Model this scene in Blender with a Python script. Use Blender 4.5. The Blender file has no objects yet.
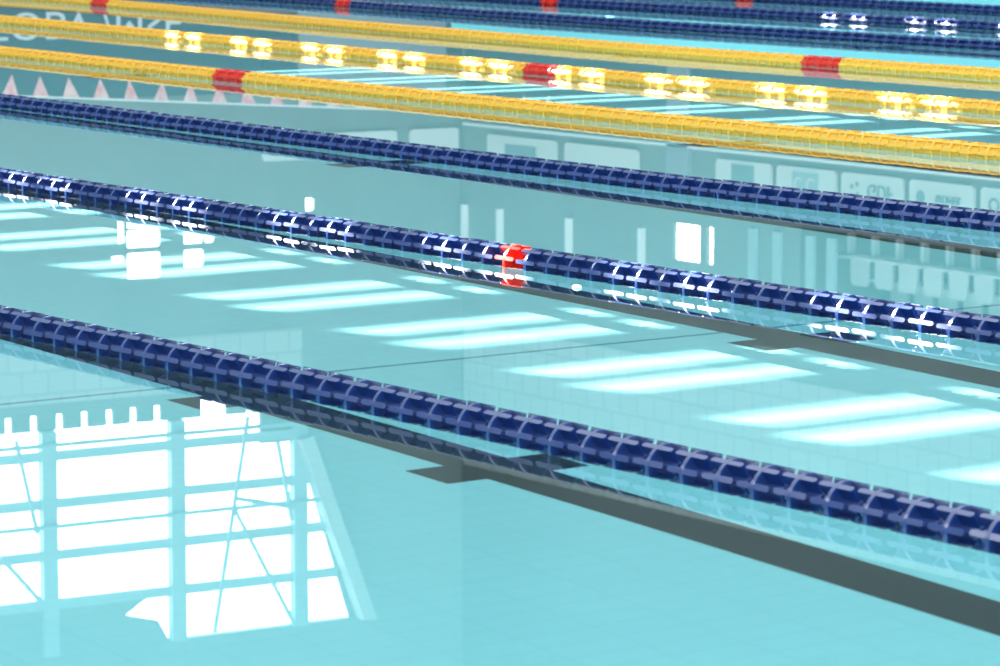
import bpy, bmesh, math, random
from mathutils import Vector, Matrix
random.seed(7)
S = bpy.context.scene
COL = S.collection
PI = math.pi

# ------------------------------------------------------------------ materials
def mat(name, col, rough=.5, spec=.5, coat=0, trans=0, metal=0):
    m = bpy.data.materials.new(name); m.use_nodes = True
    b = m.node_tree.nodes['Principled BSDF']
    b.inputs['Base Color'].default_value = (*col, 1)
    b.inputs['Roughness'].default_value = rough
    b.inputs['Specular IOR Level'].default_value = spec
    b.inputs['Coat Weight'].default_value = coat
    b.inputs['Metallic'].default_value = metal
    return m

def noise_mix(m, c1, c2, scale, lo=.35, hi=.65, detail=3):
    nt = m.node_tree; b = nt.nodes['Principled BSDF']
    tc = nt.nodes.new('ShaderNodeTexCoord'); n = nt.nodes.new('ShaderNodeTexNoise')
    n.inputs['Scale'].default_value = scale; n.inputs['Detail'].default_value = detail
    r = nt.nodes.new('ShaderNodeValToRGB')
    r.color_ramp.elements[0].position = lo; r.color_ramp.elements[0].color = (*c1, 1)
    r.color_ramp.elements[1].position = hi; r.color_ramp.elements[1].color = (*c2, 1)
    nt.links.new(tc.outputs['Object'], n.inputs['Vector'])
    nt.links.new(n.outputs['Fac'], r.inputs['Fac'])
    nt.links.new(r.outputs['Color'], b.inputs['Base Color'])
    return r

def plastic(name, col, tcol, tw, rough=.3, coat=.4):
    """moulded plastic: glossy, a little light passes through the thin walls"""
    m = bpy.data.materials.new(name); m.use_nodes = True
    nt = m.node_tree; b = nt.nodes['Principled BSDF']; out = nt.nodes['Material Output']
    b.inputs['Base Color'].default_value = (*col, 1)
    b.inputs['Roughness'].default_value = rough
    b.inputs['Coat Weight'].default_value = coat
    b.inputs['Coat Roughness'].default_value = .2
    b.inputs['Specular IOR Level'].default_value = .8
    t = nt.nodes.new('ShaderNodeBsdfTranslucent'); t.inputs['Color'].default_value = (*tcol, 1)
    mx = nt.nodes.new('ShaderNodeMixShader'); mx.inputs[0].default_value = tw
    nt.links.new(b.outputs[0], mx.inputs[1]); nt.links.new(t.outputs[0], mx.inputs[2])
    nt.links.new(mx.outputs[0], out.inputs['Surface'])
    return m

BLUE = plastic('blue_plastic', (.005, .040, .215), (.01, .10, .6), .07, .34, 1.0)
YELL = plastic('yellow_plastic', (1.0, .72, .10), (1.0, .74, .12), .35, .38, .3)
RED = plastic('red_plastic', (.85, .04, .02), (.9, .05, .02), .25, .35, .3)
STEEL = mat('steel_cable', (.35, .35, .36), .35, metal=1)
WHITE = mat('white_paint', (.8, .8, .8), .5)
GREYW = mat('pale_wall_panel', (.22, .26, .27), .7)
DARKT = mat('dark_teal_panel', (.075, .19, .24), .6)
MIDT = mat('grey_teal_panel', (.13, .22, .25), .6)
LIGHTP = mat('light_grey_panel', (.24, .28, .33), .6)
CYANP = mat('cyan_hoarding', (.24, .84, .95), .5)
BROWN = mat('brown_panel', (.16, .08, .07), .6)
LETTER = mat('pale_lettering', (.55, .60, .63), .5)
LETTERD = mat('grey_lettering', (.16, .25, .28), .5)
BOARD = mat('sponsor_board_face', (.58, .61, .60), .5)
STEELP = mat('painted_steel', (.30, .42, .45), .5)
BEAM = mat('pale_beam', (.42, .47, .47), .6)
FLAGP = mat('pink_flag_cloth', (.75, .42, .42), .8)
noise_mix(FLAGP, (.78, .22, .25), (.82, .55, .54), 7)
DECK = mat('deck_tile', (.55, .55, .52), .6)
noise_mix(DECK, (.50, .51, .49), (.60, .60, .57), 3)
SEATW = mat('white_seat_plastic', (.50, .53, .53), .4)
for m_, a_, b_ in ((GREYW, (.155, .195, .20), (.18, .22, .225)), (DARKT, (.022, .065, .095), (.028, .078, .105)),
                   (MIDT, (.05, .10, .125), (.06, .115, .14))):
    noise_mix(m_, a_, b_, .7)

def block_mat(name, ax):
    m = mat(name, (.6, .64, .63), .7)
    nt = m.node_tree; b = nt.nodes['Principled BSDF']
    tc = nt.nodes.new('ShaderNodeTexCoord'); sp = nt.nodes.new('ShaderNodeSeparateXYZ'); cb = nt.nodes.new('ShaderNodeCombineXYZ')
    br = nt.nodes.new('ShaderNodeTexBrick'); br.offset = .5
    br.inputs['Color1'].default_value = (.36, .40, .40, 1); br.inputs['Color2'].default_value = (.40, .44, .44, 1)
    br.inputs['Mortar'].default_value = (.29, .33, .33, 1)
    br.inputs['Scale'].default_value = 1; br.inputs['Mortar Size'].default_value = .022
    br.inputs['Brick Width'].default_value = .46; br.inputs['Row Height'].default_value = .36
    nt.links.new(tc.outputs['Object'], sp.inputs[0]); nt.links.new(sp.outputs[ax], cb.inputs[0]); nt.links.new(sp.outputs['Z'], cb.inputs[1])
    nt.links.new(cb.outputs[0], br.inputs['Vector']); nt.links.new(br.outputs['Color'], b.inputs['Base Color'])
    return m
BLOCK = block_mat('pale_block_wall', 'Y'); BLOCKX = block_mat('pale_block_wall_end', 'X')

# pool floor: small pale blue tiles with slightly darker joints
def tile_mat(name, c1, c2, joint):
    m = mat(name, c1, .6, .3)
    nt = m.node_tree; b = nt.nodes['Principled BSDF']
    tc = nt.nodes.new('ShaderNodeTexCoord'); mp = nt.nodes.new('ShaderNodeMapping')
    mp.inputs['Rotation'].default_value = (0, 0, 0)
    br = nt.nodes.new('ShaderNodeTexBrick')
    br.inputs['Color1'].default_value = (*c1, 1); br.inputs['Color2'].default_value = (*c2, 1)
    br.inputs['Mortar'].default_value = (*joint, 1)
    br.inputs['Scale'].default_value = 1
    br.inputs['Mortar Size'].default_value = .006
    br.inputs['Mortar Smooth'].default_value = .3
    br.inputs['Brick Width'].default_value = .25; br.offset = 0
    br.inputs['Row Height'].default_value = .125
    nt.links.new(tc.outputs['Object'], mp.inputs['Vector'])
    nt.links.new(mp.outputs[0], br.inputs['Vector'])
    nt.links.new(br.outputs['Color'], b.inputs['Base Color'])
    return m
TILE = tile_mat('pool_tile', (.33, .70, .735), (.335, .71, .745), (.31, .67, .705))
TILEB = mat('black_marking_tile', (.022, .034, .034), .5, .3)

# water: real refraction and mirror reflection from one flat surface
WATER = bpy.data.materials.new('water'); WATER.use_nodes = True
nt = WATER.node_tree; nt.nodes.clear()
g = nt.nodes.new('ShaderNodeBsdfGlass'); g.inputs['IOR'].default_value = 1.333
g.inputs['Roughness'].default_value = 0; g.inputs['Color'].default_value = (.93, .99, 1, 1)
o = nt.nodes.new('ShaderNodeOutputMaterial'); nt.links.new(g.outputs[0], o.inputs['Surface'])

# ------------------------------------------------------------------ helpers
def link(name, bm, m, parent=None, smooth=False):
    me = bpy.data.meshes.new(name)
    bmesh.ops.recalc_face_normals(bm, faces=bm.faces[:])
    bm.to_mesh(me); bm.free()
    for mm in (m if isinstance(m, (list, tuple)) else [m]): me.materials.append(mm)
    if smooth: me.polygons.foreach_set('use_smooth', [True]*len(me.polygons))
    ob = bpy.data.objects.new(name, me); COL.objects.link(ob)
    if parent: ob.parent = parent
    return ob

def box(bm, x0, x1, y0, y1, z0, z1, mi=0):
    r = bmesh.ops.create_cube(bm, size=1)
    for v in r['verts']:
        v.co = Vector((x0+(v.co.x+.5)*(x1-x0), y0+(v.co.y+.5)*(y1-y0), z0+(v.co.z+.5)*(z1-z0)))
    for f in {f for v in r['verts'] for f in v.link_faces}: f.material_index = mi

def tube(bm, a, b, r, n=8):
    a = Vector(a); b = Vector(b); d = b-a
    q = d.to_track_quat('Z', 'Y').to_matrix().to_4x4()
    q.translation = (a+b)/2
    bmesh.ops.create_cone(bm, cap_ends=True, segments=n, radius1=r, radius2=r, depth=d.length, matrix=q)

def tag(o, label, cat, group=None, kind=None):
    o['label'] = label; o['category'] = cat
    if group: o['group'] = group
    if kind: o['kind'] = kind
    return o

def empty(name, loc=(0, 0, 0)):
    e = bpy.data.objects.new(name, None); COL.objects.link(e); e.location = loc
    e.empty_display_size = .1
    return e

def struct(o): o['kind'] = 'structure'; return o

# ------------------------------------------------------------------ pool shell
PX0, PX1, PY0, PY1, DEPTH = 3.1, 31.3, -8.0, 48.0, 2.5
bm = bmesh.new(); box(bm, PX0-.2, PX1+.2, PY0-.2, PY1+.2, -DEPTH-.2, -DEPTH)
floor = struct(link('floor', bm, TILE)); floor.cycles.is_caustics_receiver = True
for nm, bx in dict(wall_pool_left=(PX0-.2, PX0, PY0-.2, PY1+.2), wall_pool_right=(PX1, PX1+.2, PY0-.2, PY1+.2),
                   wall_pool_near=(PX0, PX1, PY0-.2, PY0), wall_pool_far=(PX0, PX1, PY1, PY1+.2)).items():
    bm = bmesh.new(); box(bm, *bx, -DEPTH, .03); struct(link(nm, bm, TILE))
bm = bmesh.new()
vs = [bm.verts.new(p) for p in ((PX0, PY0, 0), (PX1, PY0, 0), (PX1, PY1, 0), (PX0, PY1, 0))]
bm.faces.new(vs)
water = link('water', bm, WATER, smooth=True); water['kind'] = 'structure'
water.cycles.is_caustics_caster = True
for i, bx in enumerate(((-26, PX0-.2, -14, 55.6), (PX1+.2, 35.9, -14, 55.6), (PX0-.2, PX1+.2, PY1+.2, 55.6), (PX0-.2, PX1+.2, -14, PY0-.2))):
    bm = bmesh.new(); box(bm, *bx, -.2, .04); struct(link('ground_deck', bm, DECK))

# dark lane lines with cross bars, one along the middle of each lane
for i in range(9):
    cx = 7.24+2.545*i
    bm = bmesh.new(); z0, z1 = -DEPTH, -DEPTH+.006
    box(bm, cx-.125, cx+.125, PY0+2, PY1-2, z0, z1)
    for yc in (10.98, 12.62):
        box(bm, cx-.28, cx-.125, yc-.13, yc+.13, z0, z1)
        box(bm, cx+.125, cx+.28, yc-.13, yc+.13, z0, z1)
    for yc in (20.0, 28.0):
        box(bm, cx-.28, cx-.125, yc-.13, yc+.13, z0, z1)
        box(bm, cx+.125, cx+.28, yc-.13, yc+.13, z0, z1)
    o = struct(link('trim_%d' % (i+1), bm, TILEB)); o.cycles.is_caustics_receiver = True
bm = bmesh.new(); box(bm, PX0, PX1, 12.97, 13.0, -DEPTH, -DEPTH+.004)
o = struct(link('trim_10', bm, mat('tile_joint', (.08, .30, .36), .6))); o.cycles.is_caustics_receiver = True

# ------------------------------------------------------------------ lane ropes
R_, PER = .064, .150
def float_bm(seed, P, hub=.024):
    """one wave-breaking float: hub, web, eight vanes, a rim ring and a paddle on each vane; axis along Y"""
    rnd = random.Random(seed)
    bm = bmesh.new()
    rot = Matrix.Rotation(-PI/2, 4, 'X')
    bmesh.ops.create_cone(bm, cap_ends=True, segments=28, radius1=hub, radius2=hub, depth=P*.94, matrix=rot)
    bmesh.ops.create_cone(bm, cap_ends=True, segments=40, radius1=R_*.93, radius2=R_*.93, depth=.003, matrix=rot)
    n = 40; w = .0068; ri = R_-.0085
    rings = []
    for (rr, yy) in ((R_+.0022, -w), (R_+.0022, w), (ri, w), (ri, -w)):
        rings.append([bm.verts.new((rr*math.cos(2*PI*k/n), yy, rr*math.sin(2*PI*k/n))) for k in range(n)])
    for j in range(4):
        A, B = rings[j], rings[(j+1) % 4]
        for k in range(n): bm.faces.new((A[k], A[(k+1) % n], B[(k+1) % n], B[k]))
    # vanes and paddles
    L = P*.44; hw = .0080; c = .007
    out = [(-hw, -L+c), (-hw*.45, -L), (hw*.45, -L), (hw, -L+c), (hw, L-c), (hw*.45, L), (-hw*.45, L), (-hw, L-c)]
    for k in range(8):
        a = math.radians(15+45*k)   # measured so that rows face the walkway side
        ca, sa = -math.cos(a), math.sin(a)   # -x side faces the camera side of the pool
        def pt(r, t, y): return (r*ca - t*sa*-1, y, r*sa + t*ca*-1)
        def P3(r, t, y):
            return bm.verts.new((r*ca + t*sa, y, r*sa - t*ca))
        lo = [P3(R_-.002, t, y) for t, y in out]; hi = [P3(R_+.0015, t, y) for t, y in out]
        bm.faces.new(lo[::-1]); bm.faces.new(hi)
        for q in range(8): bm.faces.new((lo[q], lo[(q+1) % 8], hi[(q+1) % 8], hi[q]))
        th = .0013
        v = [P3(r, t, y) for r, y in ((.014, -P*.44), (.014, P*.44), (R_-.003, P*.455), (R_-.003, -P*.455)) for t in (-th, th)]
        for q in range(4):
            a0, a1 = v[2*q], v[2*q+1]; b0, b1 = v[(2*q+2) % 8], v[(2*q+3) % 8]
            bm.faces.new((a0, b0, b1, a1))
        bm.faces.new((v[0], v[2], v[4], v[6])); bm.faces.new((v[1], v[3], v[5], v[7]))
    return bm

def float_mesh(name, m, P, hub):
    bm = float_bm(1, P, hub)
    me = bpy.data.meshes.new(name)
    bmesh.ops.recalc_face_normals(bm, faces=bm.faces[:])
    bm.to_mesh(me); bm.free(); me.materials.append(m)
    return me
MESH = {k: float_mesh('float_'+k, m, PER, h) for k, m, h in (('blue', BLUE, .024), ('yellow', YELL, .053), ('red', RED, .024), ('redfull', RED, .053))}

def interp(pts, y):
    if y <= pts[0][1]: a, b = pts[0], pts[1]
    else:
        for a, b in zip(pts, pts[1:]):
            if y <= b[1]: break
    t = (y-a[1])/(b[1]-a[1])
    if y < pts[0][1]: t = 0
    if y > pts[-1][1]: t = 1
    return a[0]+(b[0]-a[0])*t

ZC = .016
# (name colour, centre-line points (x,y) along the rope, first y, last y, centres of red runs, run length, label)
ROPES = [
 ('blue', [(6.04, 4.0), (6.035, 8.2), (6.03, 9.8), (5.995, 12.6)], 6.2, 12.9, [], 0,
  'blue float lane rope nearest the camera, unbroken blue with no red float'),
 ('blue', [(8.615, 8.0), (8.61, 11.7), (8.625, 14.0), (8.65, 17.8)], 9.3, 18.4, [12.93], 1,
  'blue lane rope with one single red-orange float near the middle, second from the camera'),
 ('blue', [(11.17, 11.0), (11.15, 15.3), (11.20, 18.2), (11.33, 23.5)], 12.3, 24.2, [], 0,
  'plain blue lane rope lying next to the nearest yellow rope, third rope from the camera'),
 ('yellow', [(13.72, 14.0), (13.71, 19.0), (13.84, 22.8), (14.10, 29.0)], 15.2, 29.8, [24.46], 3,
  'nearest yellow lane rope, with red floats towards its left end'),
 ('yellow', [(16.12, 17.0), (16.09, 22.3), (16.33, 26.9), (16.79, 34.5)], 18.2, 35.4, [23.91], 3,
  'middle yellow lane rope, sunlit in patches, red floats at the centre'),
 ('yellow', [(18.55, 19.0), (18.52, 25.7), (18.89, 31.2), (19.6, 38.0)], 21.2, 40.0, [23.65, 37.0], 3,
  'farthest yellow lane rope, with red floats on the right and far left'),
 ('blue', [(21.35, 22.0), (21.20, 29.4), (21.30, 32.2), (21.6, 37.0)], 24.4, 39.0, [35.4], 2,
  'blue lane rope just beyond the farthest yellow rope, red float upper left'),
 ('blue', [(23.62, 24.0), (23.62, 30.0), (23.65, 38.0)], 27.2, 38.6, [34.75], 2,
  'blue lane rope second beyond the yellow ropes, red float near top centre'),
 ('blue', [(26.08, 26.0), (26.08, 38.0)], 29.8, 37.8, [34.6], 2,
  'farthest blue lane rope at the top right edge, with one red float'),
]
for ri_, (colr, pts, y0, y1, reds, nred, label) in enumerate(ROPES):
    root = empty('lane_rope', (interp(pts, (y0+y1)/2), (y0+y1)/2, 0))
    tag(root, label, 'lane rope', ('blue' if colr == 'blue' else 'yellow') + ' lane ropes across the pool')
    ox, oy = root.location.x, root.location.y
    # cable
    bm = bmesh.new(); ya, yb = max(y0-2.4, PY0+.3), min(y1+2.4, PY1-.3)
    N = 24; prev = None
    for k in range(N):
        a = ya+(yb-ya)*k/N; b = ya+(yb-ya)*(k+1)/N
        tube(bm, (interp(pts, a)-ox, a-oy, ZC), (interp(pts, b)-ox, b-oy, ZC), .0035, 6)
    link('steel_cable', bm, STEEL, root)
    # positions
    ys = []; y = y0
    # anchor so that a float is centred on the first red run
    anchor = reds[0] if reds else (y0+y1)/2
    per = PER
    ys = [anchor + per*k for k in range(-400, 400) if y0 <= anchor+per*k <= y1]
    rnd = random.Random(ri_*11+3)
    isred = lambda y: any(abs(y-rc)/per < (.5 if nred == 1 else nred/2+.02) and (y-rc)/per > -nred/2+.05 for rc in reds)
    near = [y for y in ys if not isred(y)][:99-sum(isred(y) for y in ys)]
    rest = [y for y in ys if not isred(y) and y not in near]
    ys_all = ys
    ys = sorted(near+[y for y in ys if isred(y)])
    for y in ys:
        c = 'red' if isred(y) else colr
        f = bpy.data.objects.new('lane_float', MESH['redfull' if c == 'red' and colr == 'yellow' else c]); COL.objects.link(f); f.parent = root
        x = interp(pts, y)
        sl = (interp(pts, y+.3)-interp(pts, y-.3))/.6
        f.location = (x-ox, y-oy, ZC+rnd.uniform(-.0015, .0015))
        f.rotation_euler = (0, rnd.gauss(0, math.radians(1.3)), -math.atan(sl))
        if c == 'red': f['label'] = 'red marker float'
        f.cycles.is_caustics_receiver = True
    # the same floats going on past both ends of the view
    bm = bmesh.new()
    for y in rest+[ys_all[0]-k*per for k in range(1, 17)]+[ys_all[-1]+k*per for k in range(1, 17)]:
        if not (PY0+.4 < y < PY1-.4): continue
        t = bmesh.new(); t.from_mesh(MESH[colr])
        bmesh.ops.translate(t, verts=t.verts[:], vec=(interp(pts, y)-ox, y-oy, ZC))
        me = bpy.data.meshes.new('tmp'); t.to_mesh(me); t.free(); bm.from_mesh(me); bpy.data.meshes.remove(me)
    o = link('lane_floats_beyond', bm, BLUE if colr == 'blue' else YELL, root); o['kind'] = 'stuff'

# a small white speck on the water beside the second rope
bm = bmesh.new(); bmesh.ops.create_uvsphere(bm, u_segments=16, v_segments=10, radius=.016)
bmesh.ops.scale(bm, verts=bm.verts[:], vec=(1, 1.5, .55))
o = link('floating_speck', bm, WHITE, smooth=True); o.location = (8.37, 12.16, .003)
tag(o, 'small white speck floating just below the rope with the single red float', 'plug')

# ------------------------------------------------------------------ hall walls
YE, XL = 55.7, 36.0            # end wall (crosses the ropes' direction) and long wall (runs with them)
SUN_EL, SUN_AZ = math.radians(28), math.radians(-20)
def grid_wall(name, m, s0, s1, z0, z1, holes, place, th=.08):
    """a flat wall with rectangular openings, as thin blocks around them"""
    S_ = sorted({round(v, 4) for v in [s0, s1]+[v for h in holes for v in h[:2]] if s0 <= v <= s1})
    Z_ = sorted({round(v, 4) for v in [z0, z1]+[v for h in holes for v in h[2:]] if z0 <= v <= z1})
    bm = bmesh.new(); eps = 1e-5
    vmap = {}
    def V(s, z, d):
        k = (s, z, d)
        if k not in vmap: vmap[k] = bm.verts.new(place(s, z, d*th))
        return vmap[k]
    def hole(i, j):
        if i < 0 or j < 0 or i >= len(S_)-1 or j >= len(Z_)-1: return None
        s, z = (S_[i]+S_[i+1])/2, (Z_[j]+Z_[j+1])/2
        return any(h[0] < s < h[1] and h[2] < z < h[3] for h in holes)
    for i in range(len(S_)-1):
        for j in range(len(Z_)-1):
            if hole(i, j): continue
            a, b, c, d = S_[i], S_[i+1], Z_[j], Z_[j+1]
            for q in (0, 1): bm.faces.new((V(a, c, q), V(b, c, q), V(b, d, q), V(a, d, q)))
            for (di, dj, e) in ((-1, 0, ((a, c), (a, d))), (1, 0, ((b, c), (b, d))), (0, -1, ((a, c), (b, c))), (0, 1, ((a, d), (b, d)))):
                if hole(i+di, j+dj) is not False:
                    (p, q_), (r, s_) = e
                    bm.faces.new((V(p, q_, 0), V(r, s_, 0), V(r, s_, 1), V(p, q_, 1)))
    return struct(link(name, bm, m))

# openings that let the sun through in slats: worked out from the pool floor back to the wall
def sun_opening(xa, xb, ya, yb):
    """wall opening whose sun patch covers xa..xb, ya..yb on the pool floor"""
    sh = DEPTH*math.tan(math.asin(math.cos(SUN_EL)/1.333))
    def up(x, y):
        x += sh*math.sin(SUN_AZ); y += sh*math.cos(SUN_AZ)
        D = (YE-y)/math.cos(SUN_AZ)
        return x+D*math.sin(SUN_AZ), D*math.tan(SUN_EL)
    x0, z1 = up(xa, ya); x1, _ = up(xb, ya); _, z0 = up(xa, yb)
    return x0, x1, z0, z1
bays = [(8.46, 9.74), (15.6, 17.4), (23.9, 25.1)]
holesE = []
for k in range(-7, 10):
    yc = 16.3+1.28*k
    for (ya, yb) in ((yc-.13, yc+.14), (yc-.56, yc-.28)):
        za = None
        for bi, (xa, xb) in enumerate(bays):
            h = sun_opening(xa, xb, ya, yb)
            # a shared z band keeps the slat rows straight; shear of the x edge is kept per row
            holesE.append(h)
gw = [(26.2, 33.95, 7.43, 11.0)]                                   # big glazed opening
knob = [(x-.06, x+.06, 7.18, 7.43) for x in (27.61, 28.05, 28.5, 28.94, 29.38, 29.81, 30.24, 31.93)] + [(31.03, 31.5, 7.12, 7.43)]
small = [(29.73, 30.31, 4.0, 4.32), (29.73, 30.31, 4.36, 4.63), (29.73, 30.31, 4.72, 5.12), (30.75, 31.09, 4.1, 4.62),
         (30.75, 31.09, 4.72, 5.0), (31.13, 31.29, 4.1, 4.62), (29.57, 29.66, 4.0, 4.55), (29.45, 29.66, 4.75, 4.85), (33.0, 33.15, 4.0, 4.2)]
# upper wall, added out of view to mask the sun into slats
grid_wall('wall_end_sun_mask', GREYW, -26, 46, 13.0, 31, holesE, lambda s, z, d: (s, YE+d, z))
grid_wall('wall_end', GREYW, -26, 38, 0, 13.0, gw+knob+small, lambda s, z, d: (s, YE+d, z))
smallL = [(49.0, 49.7, 4.08, 4.65), (48.66, 48.84, 4.08, 4.65)]
grid_wall('wall_long', GREYW, 46.5, YE, 0, 17.0, smallL, lambda s, z, d: (XL+d, s, z))
grid_wall('wall_left', GREYW, -14, 58, 0, 14.0, [], lambda s, z, d: (-26-d, s, z))
grid_wall('wall_long_return', GREYW, XL+.08, XL+1.98, 3.8, 6.6, [], lambda s, z, d: (s, 46.5+d, z))
grid_wall('wall_long_low', GREYW, -14, 46.5, 0, 3.9, [], lambda s, z, d: (XL+d, s, z))
grid_wall('wall_long_back', GREYW, -14, 46.5, 3.8, 6.6, [], lambda s, z, d: (XL+1.9+d, s, z))
bm = bmesh.new(); box(bm, XL+.08, XL+1.9, -14, 46.5, 5.9, 6.0); struct(link('ceiling_recess', bm, GREYW))
grid_wall('wall_long_high', GREYW, -14, 46.5, 5.5, 17.0, [], lambda s, z, d: (XL+d, s, z))
grid_wall('wall_long_block', BLOCK, 20, YE-.1, 6.2, 8.6, [], lambda s, z, d: (XL-.02+d*.1, s, z))
grid_wall('wall_end_block', BLOCKX, 20, 32.9, 6.1, 7.0, [], lambda s, z, d: (s, YE-.02+d*.1, z))
bm = bmesh.new(); box(bm, XL+.08, XL+1.9, -14, 46.5, 3.8, 3.9); struct(link('slab', bm, GREYW))

# big window: posts, rails, braces, sloping edge
win = struct(empty('window_1', (30, YE, 7.3)))
def wpart(name, f, m=STEELP):
    bm = bmesh.new(); f(bm)
    bmesh.ops.translate(bm, verts=bm.verts[:], vec=(-30, -YE, -7.3))
    return link(name, bm, m, win)
for x in (26.0+.0, 28.24, 30.53, 32.8):
    wpart('window_post', lambda b: box(b, x-.13, x+.13, YE-.14, YE+.02, 7.43, 11.0))
for z in (7.82, 8.58, 9.40, 10.18):
    wpart('window_rail', lambda b: box(b, 26.2, 32.8+(z-7.82)*.3, YE-.10, YE+.0, z-.08, z+.08))
for z in (7.63, 8.92):
    wpart('window_tie', lambda b: tube(b, (26.2, YE-.2, z), (33.2, YE-.2, z), .04))
for a, b_ in (((27.6, 7.5), (27.95, 9.0)), ((31.75, 7.43), (31.1, 10.9)), ((32.3, 7.9), (32.55, 9.2)), ((31.5, 8.95), (32.6, 10.95)), ((31.5, 8.75), (32.6, 9.0)), ((27.3, 9.3), (28.1, 10.2))):
    wpart('window_brace', lambda b: tube(b, (a[0], YE-.25, a[1]), (b_[0], YE-.25, b_[1]), .042))
def poly_prism(bm, pts, y0, y1):
    lo = [bm.verts.new((x, y0, z)) for x, z in pts]; hi = [bm.verts.new((x, y1, z)) for x, z in pts]
    bm.faces.new(lo); bm.faces.new(hi[::-1])
    n = len(pts)
    for q in range(n): bm.faces.new((lo[q], lo[(q+1) % n], hi[(q+1) % n], hi[q]))
wpart('window_infill', lambda b: poly_prism(b, [(32.84, 7.43), (33.95, 7.43), (33.95, 11.0), (33.8, 11.0), (32.84, 8.0)], YE-.02, YE+.06), GREYW)
wpart('window_infill', lambda b: box(b, 32.12, 32.84, YE-.02, YE+.06, 7.43, 7.95), GREYW)
wpart('window_infill', lambda b: poly_prism(b, [(26.2, 10.27), (30.0, 10.27), (29.6, 10.5), (30.2, 10.65), (30.4, 11.0), (26.2, 11.0)], YE-.02, YE+.06), GREYW)
wpart('window_sloping_beam', lambda b: poly_prism(b, [(32.7, 7.9), (32.95, 7.85), (34.15, 11.0), (33.9, 11.0)], YE-.3, YE-.05), BEAM)

# bands and boards along the walls
def board(name, bx, m, label=None, cat=None, group=None):
    bm = bmesh.new(); box(bm, *bx); o = link(name, bm, m)
    if label: tag(o, label, cat, group)
    else: struct(o)
    return o
board('wall_long_dark_band', (XL-.05, XL-.005, -14, YE-.2, 1.42, 2.47), MIDT)
board('wall_long_cladding', (XL-.04, XL-.003, -14, YE-.1, 8.6, 17.0), mat('dull_upper_cladding', (.10, .12, .13), .7))
# unseen blocker on legs, added to keep the low sun off the big window
bm = bmesh.new(); box(bm, 12, 42, YE+12, YE+13.5, 14.0, 18.8)
box(bm, 8, 12, YE+12, YE+13.5, 0, 18.6); box(bm, 42, 46, YE+12, YE+13.5, 0, 18.6)
struct(link('sun_blocker_outer', bm, GREYW))
board('hoarding', (XL-.9, XL-.8, 5, 54.6, .05, 1.40), CYANP, 'long bright cyan hoarding along the far side of the pool', 'hoarding')
board('wall_end_dark_band', (-26, 32.8, YE-.05, YE-.005, .05, 2.25), DARKT)
board('wall_end_corner_strip', (35.65, 35.98, YE-.06, YE-.005, .05, 2.2), DARKT)
board('end_wall_panel', (32.82, 35.63, YE-.12, YE-.06, .05, 2.3), LIGHTP, 'tall light grey panel at the corner of the end wall', 'panel')
board('barrier_board', (30.95, 32.75, YE-.14, YE-.07, .05, .98), BROWN, 'low brown board at the foot of the end wall', 'board')

def text_obj(name, s, size, m, parent, mtx, w=None, ext=.01):
    cu = bpy.data.curves.new(name, 'FONT'); cu.body = s; cu.size = size; cu.extrude = ext
    cu.align_x = 'CENTER'; cu.align_y = 'CENTER'; cu.resolution_u = 4
    ob = bpy.data.objects.new(name, cu); COL.objects.link(ob)
    bpy.context.view_layer.update()
    dg = bpy.context.evaluated_depsgraph_get()
    me = bpy.data.meshes.new_from_object(ob.evaluated_get(dg))
    bpy.data.objects.remove(ob); bpy.data.curves.remove(cu)
    o = bpy.data.objects.new(name, me); COL.objects.link(o); me.materials.append(m)
    if w:
        cur = max(v.co.x for v in me.vertices)-min(v.co.x for v in me.vertices)
        for v in me.vertices: v.co.x *= w/cur
    o.parent = parent; o.matrix_local = mtx
    return o
bn = board('hanging_banner', (26.6, 30.9, YE-.11, YE-.06, .62, 1.5), DARKT, 'dark teal banner with large pale capital letters on the end wall', 'banner')
text_obj('lettering', 'FOBV /MSE', .62, LETTER, bn, Matrix.Translation((29.0, YE-.125, 1.06)) @ Matrix.Rotation(PI/2, 4, 'X'), 3.3)

def sponsor(c0, c1, z0, z1, wall, label, txt=None, badge=None):
    e = empty('sponsor_sign', (XL-.08, (c0+c1)/2, z0) if wall == 'L' else ((c0+c1)/2, YE-.08, z0))
    tag(e, label, 'sponsor board', 'sponsor boards in a row on the hall walls')
    w = c1-c0; h = z1-z0
    def rr(w, h, r):
        pts = []
        for cx, cz, a0 in ((w/2-r, h-r, 0), (-w/2+r, h-r, 90), (-w/2+r, r, 180), (w/2-r, r, 270)):
            for k in range(6):
                a = math.radians(a0+k*18); pts.append((cx+r*math.cos(a), cz+r*math.sin(a)))
        return pts
    bm = bmesh.new(); poly_prism(bm, rr(w, h, .07), 0, .05)
    o = link('board_face', bm, BOARD, e)
    if wall == 'L': e.rotation_euler = (0, 0, -PI/2)
    if txt: text_obj('lettering', txt[0], txt[1], LETTERD, e, Matrix.Translation((txt[2] if len(txt) > 2 else 0, -.012, h*.45)) @ Matrix.Rotation(PI/2, 4, 'X'))
    if badge:
        bx, bw, bh, col = badge
        bm = bmesh.new(); box(bm, bx-bw/2, bx+bw/2, -.012, 0, h*.45-bh/2, h*.45+bh/2); link('badge', bm, col, e)
    return e
zb0, zb1 = 3.01, 3.52
sponsor(47.13, 48.5, zb0, zb1, 'L', 'white board with a plain grey square badge, beside the board holding two C shapes', None, (0, .55, .36, LETTERD))
b_ = sponsor(45.58, 46.99, zb0, zb1, 'L', 'white board with a teal badge holding two C shapes', None, (0, .62, .34, STEELP))
text_obj('lettering', 'C C', .30, BOARD, b_, Matrix.Translation((0, -.03, .23)) @ Matrix.Rotation(PI/2, 4, 'X'))
b_ = sponsor(44.05, 45.45, zb0, zb1, 'L', 'white board lettered GDF beside four small dots', ('GDF', .30, .2))
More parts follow.
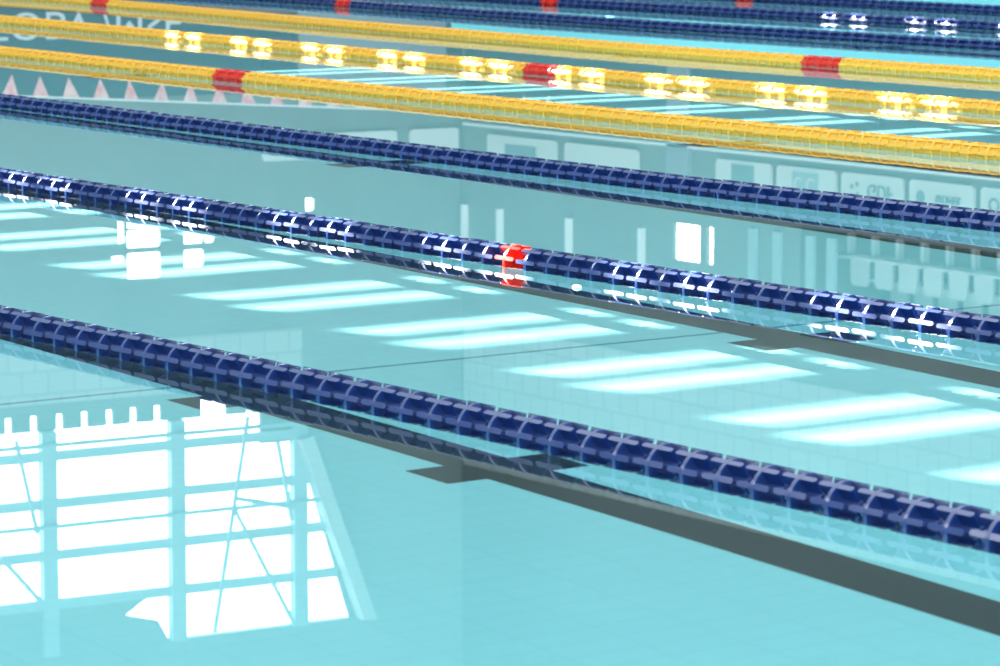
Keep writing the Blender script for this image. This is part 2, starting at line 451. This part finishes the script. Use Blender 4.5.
for dx, dz in ((-.32, .15), (-.32, .30), (-.44, .19), (-.44, .32)):
    bm = bmesh.new(); bmesh.ops.create_cone(bm, cap_ends=True, segments=12, radius1=.035, radius2=.035, depth=.01,
                     matrix=Matrix.Translation((dx, -.01, dz)) @ Matrix.Rotation(PI/2, 4, 'X')); link('dot', bm, LETTERD, b_)
b_ = sponsor(42.5, 43.9, zb0, zb1, 'L', 'white board with a dark round emblem and small capital letters', ('SEOMER', .15, .16))
bm = bmesh.new(); bmesh.ops.create_cone(bm, cap_ends=True, segments=20, radius1=.09, radius2=.09, depth=.01,
        matrix=Matrix.Translation((-.44, -.01, .23)) @ Matrix.Rotation(PI/2, 4, 'X')); link('emblem', bm, LETTERD, b_)
sponsor(40.95, 42.35, zb0, zb1, 'L', 'white board at the near end of the row, starting with a ring', ('O', .3, -.4))
sponsor(50.53, 52.55, zb0, zb1, 'L', 'blank white board between the narrow pale pillar and the badge board')
sponsor(52.79, 54.8, zb0, zb1, 'L', 'white board with a wide faint rectangle badge, close to the corner', None, (0, .9, .2, LETTERD))
sponsor(34.95, 35.9, 2.95, 3.4, 'E', 'white board on the end wall nearest the corner')
sponsor(32.15, 34.7, 2.95, 3.36, 'E', 'white board on the end wall, second from the corner')
board('pillar_long', (XL-.1, XL-.01, 49.2, 49.75, .1, 3.6), LIGHTP)
for k, y in enumerate((56.0-.5, 54.44, 52.44, 50.44)):
    board('pillar', (XL-.12, XL-.01, y-.035, y+.035, 4.22, 5.25), WHITE)
board('wall_long_ledge', (XL-.1, XL-.01, -14, YE-.2, 2.86, 2.90), WHITE)
for i, y in enumerate((47.6, 47.0, 46.2, 45.7)):
    board('pillar', (XL-.07, XL-.01, y-.09, y+.09, 4.0, 4.9), STEELP)

# spectator seats on the ledge above the boards
def seat_bm():
    bm = bmesh.new()
    poly_prism(bm, [(-.21, .40), (.21, .40), (.20, .78), (.15, .84), (-.15, .84), (-.20, .78)], .0, .04)
    box(bm, -.21, .21, -.38, .03, .36, .40); box(bm, -.04, .04, -.2, -.1, 0, .36)
    return bm
sm = None
for r in range(2):
    for k in range(11):
        if sm is None:
            o = link('stadium_seat', seat_bm(), SEATW); sm = o.data
        else:
            o = bpy.data.objects.new('stadium_seat', sm); COL.objects.link(o)
        o.location = (XL+.55+.75*r, 40.2+.56*k, 3.9+.42*r); o.rotation_euler = (0, 0, -PI/2)
        tag(o, 'white plastic stadium seat in the stand above the boards', 'seat', 'stadium seats in the stand')
bm = bmesh.new(); box(bm, XL+.85, XL+1.88, 30, 46.4, 3.9, 4.32); struct(link('slab_step', bm, GREYW))

# backstroke flags on a line over the water
fl = empty('flag_line', (27.7, 50, 1.95)); tag(fl, 'line of small pink and white pennants near the end wall', 'flag line')
bm = bmesh.new(); za = lambda x: 1.80+(x-25.34)*.066
tube(bm, (20-27.7, 0, za(20)-1.95), (35-27.7, 0, za(35)-1.95), .012); link('cord', bm, WHITE, fl)
xk = 21.07
while xk < 34:
    bm = bmesh.new(); z = za(xk)-1.95; w = random.uniform(.115, .135)
    poly_prism(bm, [(xk-27.7-w, z), (xk-27.7+w, z), (xk-27.7+random.uniform(-.04, .04), z-.29)], -.004, .004)
    link('pennant', bm, FLAGP, fl); xk += .475

# ------------------------------------------------------------------ light
sun = bpy.data.lights.new('sun', 'SUN'); sun.energy = 32.0; sun.angle = math.radians(.13); sun.color = (1, .97, .90)
so = bpy.data.objects.new('sun', sun); COL.objects.link(so)
d = Vector((math.sin(SUN_AZ)*math.cos(SUN_EL), math.cos(SUN_AZ)*math.cos(SUN_EL), math.sin(SUN_EL)))
so.rotation_euler = d.to_track_quat('Z', 'Y').to_euler(); so.location = d*60
sun.cycles.is_caustics_light = True

w = bpy.data.worlds.new('hall_daylight'); S.world = w; w.use_nodes = True
nt = w.node_tree; nt.nodes.clear()
tc = nt.nodes.new('ShaderNodeTexCoord'); sx = nt.nodes.new('ShaderNodeSeparateXYZ')
nt.links.new(tc.outputs['Generated'], sx.inputs[0])
def mrange(src, a, b, c, d_):
    n = nt.nodes.new('ShaderNodeMapRange'); n.interpolation_type = 'SMOOTHSTEP'
    n.inputs[1].default_value = a; n.inputs[2].default_value = b; n.inputs[3].default_value = c; n.inputs[4].default_value = d_
    nt.links.new(src, n.inputs[0]); return n.outputs[0]
def mth(op, a, b):
    n = nt.nodes.new('ShaderNodeMath'); n.operation = op
    for i, v in enumerate((a, b)):
        if isinstance(v, (int, float)): n.inputs[i].default_value = v
        else: nt.links.new(v, n.inputs[i])
    return n.outputs[0]
glow = mth('MULTIPLY', mrange(sx.outputs['Z'], .22, .45, 1, 0), mrange(sx.outputs['Y'], .2, .6, 0, 1))
near = mth('MULTIPLY', mrange(sx.outputs['Z'], .30, .75, 1, 0), mrange(sx.outputs['Y'], -.35, .05, 1, 0))
st = mth('ADD', mth('ADD', mth('MULTIPLY', glow, 6.0), mth('MULTIPLY', near, 1.1)), 1.0)
bg = nt.nodes.new('ShaderNodeBackground'); bg.inputs['Color'].default_value = (.93, .98, 1, 1)
nt.links.new(st, bg.inputs['Strength'])
wo = nt.nodes.new('ShaderNodeOutputWorld'); nt.links.new(bg.outputs[0], wo.inputs['Surface'])

# ------------------------------------------------------------------ camera
cam = bpy.data.cameras.new('camera'); co = bpy.data.objects.new('camera', cam); COL.objects.link(co)
fw = Vector((.54699, .82851, -.11988)); rt = Vector((.83453, -.55096, 0)); up = rt.cross(fw)
M = Matrix((rt, up, -fw)).transposed().to_4x4(); M.translation = (0, 0, 1.613)
co.matrix_world = M
cam.sensor_width = 36; cam.lens = 144; cam.clip_start = .1; cam.clip_end = 500
cam.dof.use_dof = True; cam.dof.focus_distance = 15.4; cam.dof.aperture_fstop = 9
S.camera = co

S.view_settings.view_transform = 'Standard'; S.view_settings.look = 'None'
S.view_settings.gamma = 1; S.view_settings.use_curve_mapping = False
S.view_settings.exposure = .7
S.cycles.use_denoising = True
S.cycles.max_bounces = 10; S.cycles.transmission_bounces = 8; S.cycles.glossy_bounces = 4; S.cycles.diffuse_bounces = 6
S.cycles.caustics_reflective = True; S.cycles.caustics_refractive = True
S.cycles.blur_glossy = 0
S.cycles.sample_clamp_indirect = 6
